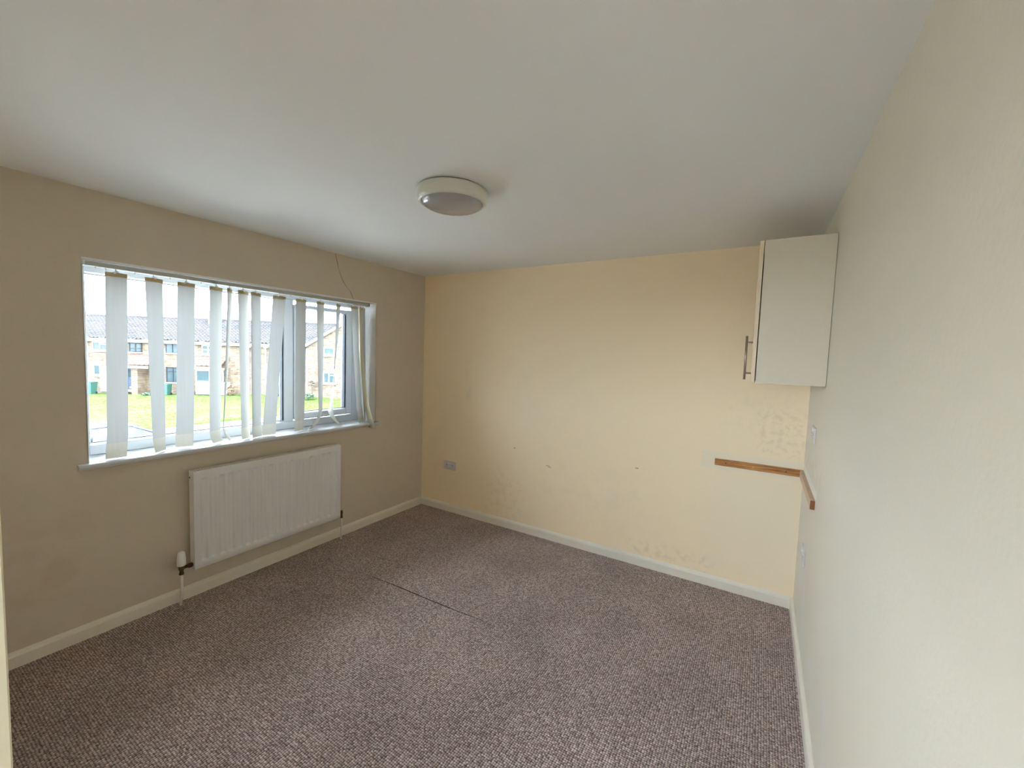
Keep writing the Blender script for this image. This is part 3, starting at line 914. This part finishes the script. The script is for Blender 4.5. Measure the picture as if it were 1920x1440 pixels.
porch(ter, 3.0, 6.0, -.42, .56, 1.3, 5)
porch(ter, 9.0, 12.2, -.32, .62, 1.3, 5)
# enclosed porch with door
FB().fbox(2.95, 3.35, -3.1, -.55, 0, 1.05).fbox(4.42, 4.95, -3.1, -.55, 0, 1.05).build('porch_wall', brick_m, ter)
dr = FB().fbox(3.60, 4.24, -2.62, -.66, .40, .46).build('front_door', o_blue, ter)
FB().fbox(3.72, 4.12, -1.50, -.86, .455, .475).build('door_glass', o_glass, dr)
FB().fbox(3.80, 4.10, -2.50, -2.36, .455, .475).build('letter_plate', o_white, dr)
FB().fbox(3.36, 3.59, -2.75, -.56, .34, .48).fbox(4.25, 4.42, -2.75, -.56, .34, .48).fbox(3.36, 4.42, -2.80, -2.63, .34, .60).build('door_surround', o_white, ter)
# white glazed bay
FB().fbox(9.85, 12.25, -2.85, -1.72, 0, 1.0).build('bay_panel', o_white, ter)
f_window(ter, 9.85, 12.25, -1.72, -.60, .95, o_white, [(0, .5, 0, 1), (.5, 1, 0, 1)], sill=False, ft=.11)
FB().fbox(9.0, 12.3, -.60, -.40, .92, 1.12).build('bay_fascia', o_white, ter)
# downpipes
for s in (13.95, 15.5):
    FB().fbox(s - .06, s + .06, -2.9, 1.6, .02, .14).fbox(s - .08, s + .30, 1.55, 1.70, .05, .38).build('downpipe', o_white, ter)
FB().fbox(16.0, 17.2, -2.9, -.6, .0, .06).build('garage_panel', o_white, ter)

# --- house with the gable end
gab = ter      # the end house is built onto the terrace
g0, gz, gs = 19.55, 1.86, 24.3
gp = (3.91 - 1.85) / (22.79 - 19.53)
apex = gz + gp * (gs - g0)
v_ = [P(g0, -3.2, 1), P(2 * gs - g0, -3.2, 1), P(2 * gs - g0, gz, 1), P(gs, apex, 1), P(g0, gz, 1)]
v2 = [P(g0, -3.2, -7), P(2 * gs - g0, -3.2, -7), P(2 * gs - g0, gz, -7), P(gs, apex, -7), P(g0, gz, -7)]
MB().add(v_ + v2, [(0, 1, 2, 3, 4), (5, 6, 7, 8, 9), (0, 1, 6, 5), (1, 2, 7, 6), (4, 0, 5, 9)]).build('gable_wall', brick_m, gab)


def slab(sa, za, sb, zb, o0, o1, th, name, m_, par, dz=0):
    vs = []
    for o in (o0, o1):
        for s, z in ((sa, za), (sb, zb)):
            vs += [P(s, z + dz, o), P(s, z + dz + th, o)]
    return MB().add(vs, [(0, 1, 3, 2), (4, 5, 7, 6), (0, 1, 5, 4), (2, 3, 7, 6), (1, 3, 7, 5), (0, 2, 6, 4)]).build(name, m_, par)


slab(g0 - .35, gz - .35 * gp, gs, apex, -7, 1.25, .10, 'roof', tile_m, gab, .03)
slab(gs, apex, 2 * gs - g0 + .35, gz - .35 * gp, -7, 1.25, .10, 'roof', tile_m, gab, .03)
slab(g0 - .35, gz - .35 * gp, gs, apex, 1.15, 1.27, .26, 'bargeboard', o_white, gab, -.10)
slab(gs, apex, 2 * gs - g0 + .35, gz - .35 * gp, 1.15, 1.27, .26, 'bargeboard', o_white, gab, -.10)
f_window(gab, 21.02, 22.12, 1.06, 1.86, 1.01, o_white, [(0, 1, 0, 1)], ft=.16)
f_window(gab, 21.06, 22.20, -1.52, -.48, 1.01, o_white, [(0, .46, 0, 1), (.46, 1, .0, .72), (.46, 1, .72, 1)], ft=.10)
dish = MB().lathe(0, 0, [(0, 0), (.12, .02), (.22, .07)], 14)
o_ = Vector(P(20.29, -.33, 1.35))
dish.v = [tuple(o_ + E_ * p[0] + Vector((0, 0, 1)) * p[1] + NN * (p[2] - .07)) for p in dish.v]
dish.build('satellite_dish', mat('dish_grey', (0.12, 0.12, 0.12), .5), gab)
FB().fbox(19.56, 19.68, -2.8, 1.6, 1.0, 1.12).build('downpipe', o_white, gab)


# --- bins
def bin_(s, off, m_, lab, z0=-3.0, sc=1.0):
    e = tag(empty('wheelie_bin', P(s, z0, off)), lab, 'bin')
    b_ = .24 * sc; t_ = .29 * sc; hh = .98 * sc
    vs = []
    for z, r in ((z0, b_), (z0 + hh, t_)):
        vs += [P(s + a * r, z, off + c * r * 1.15) for a, c in ((-1, -1), (1, -1), (1, 1), (-1, 1))]
    MB().add(vs, [(0, 1, 2, 3), (4, 5, 6, 7)] + [(k, (k + 1) % 4, 4 + (k + 1) % 4, 4 + k) for k in range(4)]).build('bin_body', m_, e)
    FB().fbox(s - t_ - .02, s + t_ + .02, z0 + hh, z0 + hh + .07, off - t_ * 1.2, off + t_ * 1.25).build('lid', m_, e)
    for q in (-1, 1):
        FB().fbox(s + q * b_ - .03, s + q * b_ + .03, z0, z0 + .18, off - .32, off - .14).build('wheel', o_dark, e)


bin_(.98, 1.0, o_grn, 'dark green wheelie bin by the leftmost house window', -3.03)
bin_(7.35, 1.0, o_grn, 'green wheelie bin in front of the dark framed windows', -2.95, .9)
bin_(8.95, 1.0, o_gry, 'blue-grey wheelie bin beside the white bay', -2.92)
bin_(16.75, 1.0, o_gry, 'pale grey wheelie bin left of the window mullion', -2.86)


# --- shrubs
def shrub(name, s, off, z0, rx, rz, m_, lab, n=260, trunk=None):
    e = tag(empty(name, P(s, z0, off)), lab, 'shrub' if name != 'small_tree' else 'tree')
    c = Vector(P(s, z0 + (trunk or 0) + rz, off))
    mb = MB()
    for i in range(n):
        d_ = Vector((random.gauss(0, 1), random.gauss(0, 1), random.gauss(0, 1))).normalized() * random.uniform(.55, 1)
        p = c + Vector((d_.x * rx, d_.y * rx, d_.z * rz))
        if p.z < z0 + .02: p.z = z0 + .02 + random.random() * .1
        a = Vector((random.uniform(-1, 1), random.uniform(-1, 1), random.uniform(-1, 1))).normalized() * .09
        b = a.orthogonal().normalized() * .07
        mb.add([p - a, p + b, p + a, p - b], [(0, 1, 2, 3)])
    f_ = mb.build('foliage', m_, e)
    f_['kind'] = 'stuff'
    tb = MB()
    q0 = Vector(P(s, z0 - .2, off))
    for k in range(5):
        d_ = Vector((random.uniform(-1, 1) * rx * .6, random.uniform(-1, 1) * rx * .6, 0))
        tb.tube([q0, q0 + Vector((0, 0, .2 + (trunk or .1))), c + d_ * .5, c + d_ + Vector((0, 0, rz * .6))], [.05, .04, .025, .012], 6)
    tb.build('branches', bark_m, e)


shrub('shrub', .15, 1.6, -3.0, .42, .32, leaf_m, 'low dark bush beside the leftmost green bin')
shrub('shrub', 12.75, .9, -2.88, .32, .48, leaf_r, 'reddish shrub at the right end of the white bay')
shrub('shrub', 6.2, 1.7, -2.98, .35, .12, leaf_m, 'low planting under the dark framed window', 120)
shrub('hedge', 20.3, 2.6, -2.74, .65, .17, leaf_m, 'low dark hedge at the foot of the gable end')
shrub('small_tree', 20.25, 1.5, -2.72, .28, .35, bark_m, 'small bare tree in front of the gable end', 60, .75)
shrub('climber', 19.20, 1.2, -2.75, .22, 1.9, leaf_m, 'tall dark climber on the corner of the gable house', 240)
# tree crown behind the roofs
for k, (s, off, z, r_, lb) in enumerate(((7.6, -12, 3.7, 1.3, 'dark tree crown behind the roof left of the chimney'), (13.6, -13, 3.7, 1.1, 'dark tree crown behind the roof right of the chimney'))):
    shrub('tree', s, off, -3, 1.6, 1.2, leaf_m, lb, 400, 5.2)

# --- parked car, side on, behind the left edge of the window
car = tag(empty('parked_car', (-19.6, 2.2, -3.29)), 'slate blue car parked below the window, only its roof and pillar in view', 'car')
paint = mat('slate_blue_paint', (0.018, 0.026, 0.040), .3, coat=.6)
cx_a, cx_b = -20.45, -18.75
g = -3.30


car_glass = mat('car_glass', (0.016, 0.022, 0.024), .08, spec=.6, var=(2.5, .9, (0.16, 0.17, 0.18)))


body = [(-.1, .35), (-.1, .75), (.15, .92), (1.0, 1.0), (4.1, .98), (5.1, .80), (5.25, .55), (5.2, .30), (4.75, .25), (4.55, .50), (4.2, .60), (3.85, .50), (3.65, .25), (1.45, .25), (1.25, .50), (.9, .60), (.55, .50), (.35, .25)]
yo = -.20
MB().prism([(yo + a, g + b) for a, b in body], 0, cx_a, cx_b).build('car_body', paint, car)
# greenhouse: roof panel, pillars and glass
rf = [(.55, .98), (1.0, 1.44), (1.35, 1.56), (2.6, 1.60), (3.35, 1.54), (3.5, 1.48), (4.55, .97)]
mb = MB()
ins = .16
top = [(.95, 1.40), (1.35, 1.56), (2.6, 1.60), (3.40, 1.53)]
rows = []
for a, b in top:
    rows.append([(cx_a + ins, yo + a, g + b - .03), (cx_a + ins + .12, yo + a, g + b), ((cx_a + cx_b) / 2, yo + a, g + b + .03), (cx_b - ins - .12, yo + a, g + b), (cx_b - ins, yo + a, g + b - .03)])
MB().grid(rows).build('car_roof', paint, car)
for side in (0, 1):
    xr = cx_b - ins if side else cx_a + ins
    xl = cx_b - .03 if side else cx_a + .03
    mb = MB()
    mb.tube([(xr, yo + 3.40, g + 1.50), (xl, yo + 4.45, g + .98)], .045, 8)
    mb.tube([(xr, yo + 2.15, g + 1.56), (xl, yo + 2.15, g + .98)], .04, 8)
    mb.tube([(xr, yo + .98, g + 1.42), (xl, yo + .45, g + .95)], .06, 8)
    mb.tube([(xr, yo + .98, g + 1.42), (xr, yo + 1.35, g + 1.53), (xr, yo + 2.6, g + 1.57), (xr, yo + 3.40, g + 1.50)], .035, 8)
    mb.build('pillars', paint, car)
    MB().add([(xr, yo + 1.0, g + 1.42), (xr, yo + 1.35, g + 1.53), (xr, yo + 2.6, g + 1.57), (xr, yo + 3.4, g + 1.5), (xl, yo + 4.4, g + .98), (xl, yo + .5, g + .98)],
             [(0, 1, 2, 3, 4, 5)]).build('side_window', car_glass, car)
MB().add([(cx_a + ins, yo + 3.4, g + 1.51), (cx_b - ins, yo + 3.4, g + 1.51), (cx_b - .06, yo + 4.45, g + .98), (cx_a + .06, yo + 4.45, g + .98)], [(0, 1, 2, 3)]).build('windscreen', car_glass, car)
MB().add([(cx_a + ins, yo + .96, g + 1.40), (cx_b - ins, yo + .96, g + 1.40), (cx_b - .06, yo + .4, g + .97), (cx_a + .06, yo + .4, g + .97)], [(0, 1, 2, 3)]).build('rear_window', car_glass, car)
for yy in (yo + .9, yo + 4.2):
    for x0 in (cx_a + .1, cx_b - .1):
        MB().tube([(x0 - .1, yy, g + .32), (x0 + .1, yy, g + .32)], .32, 20).build('wheel', o_dark, car)
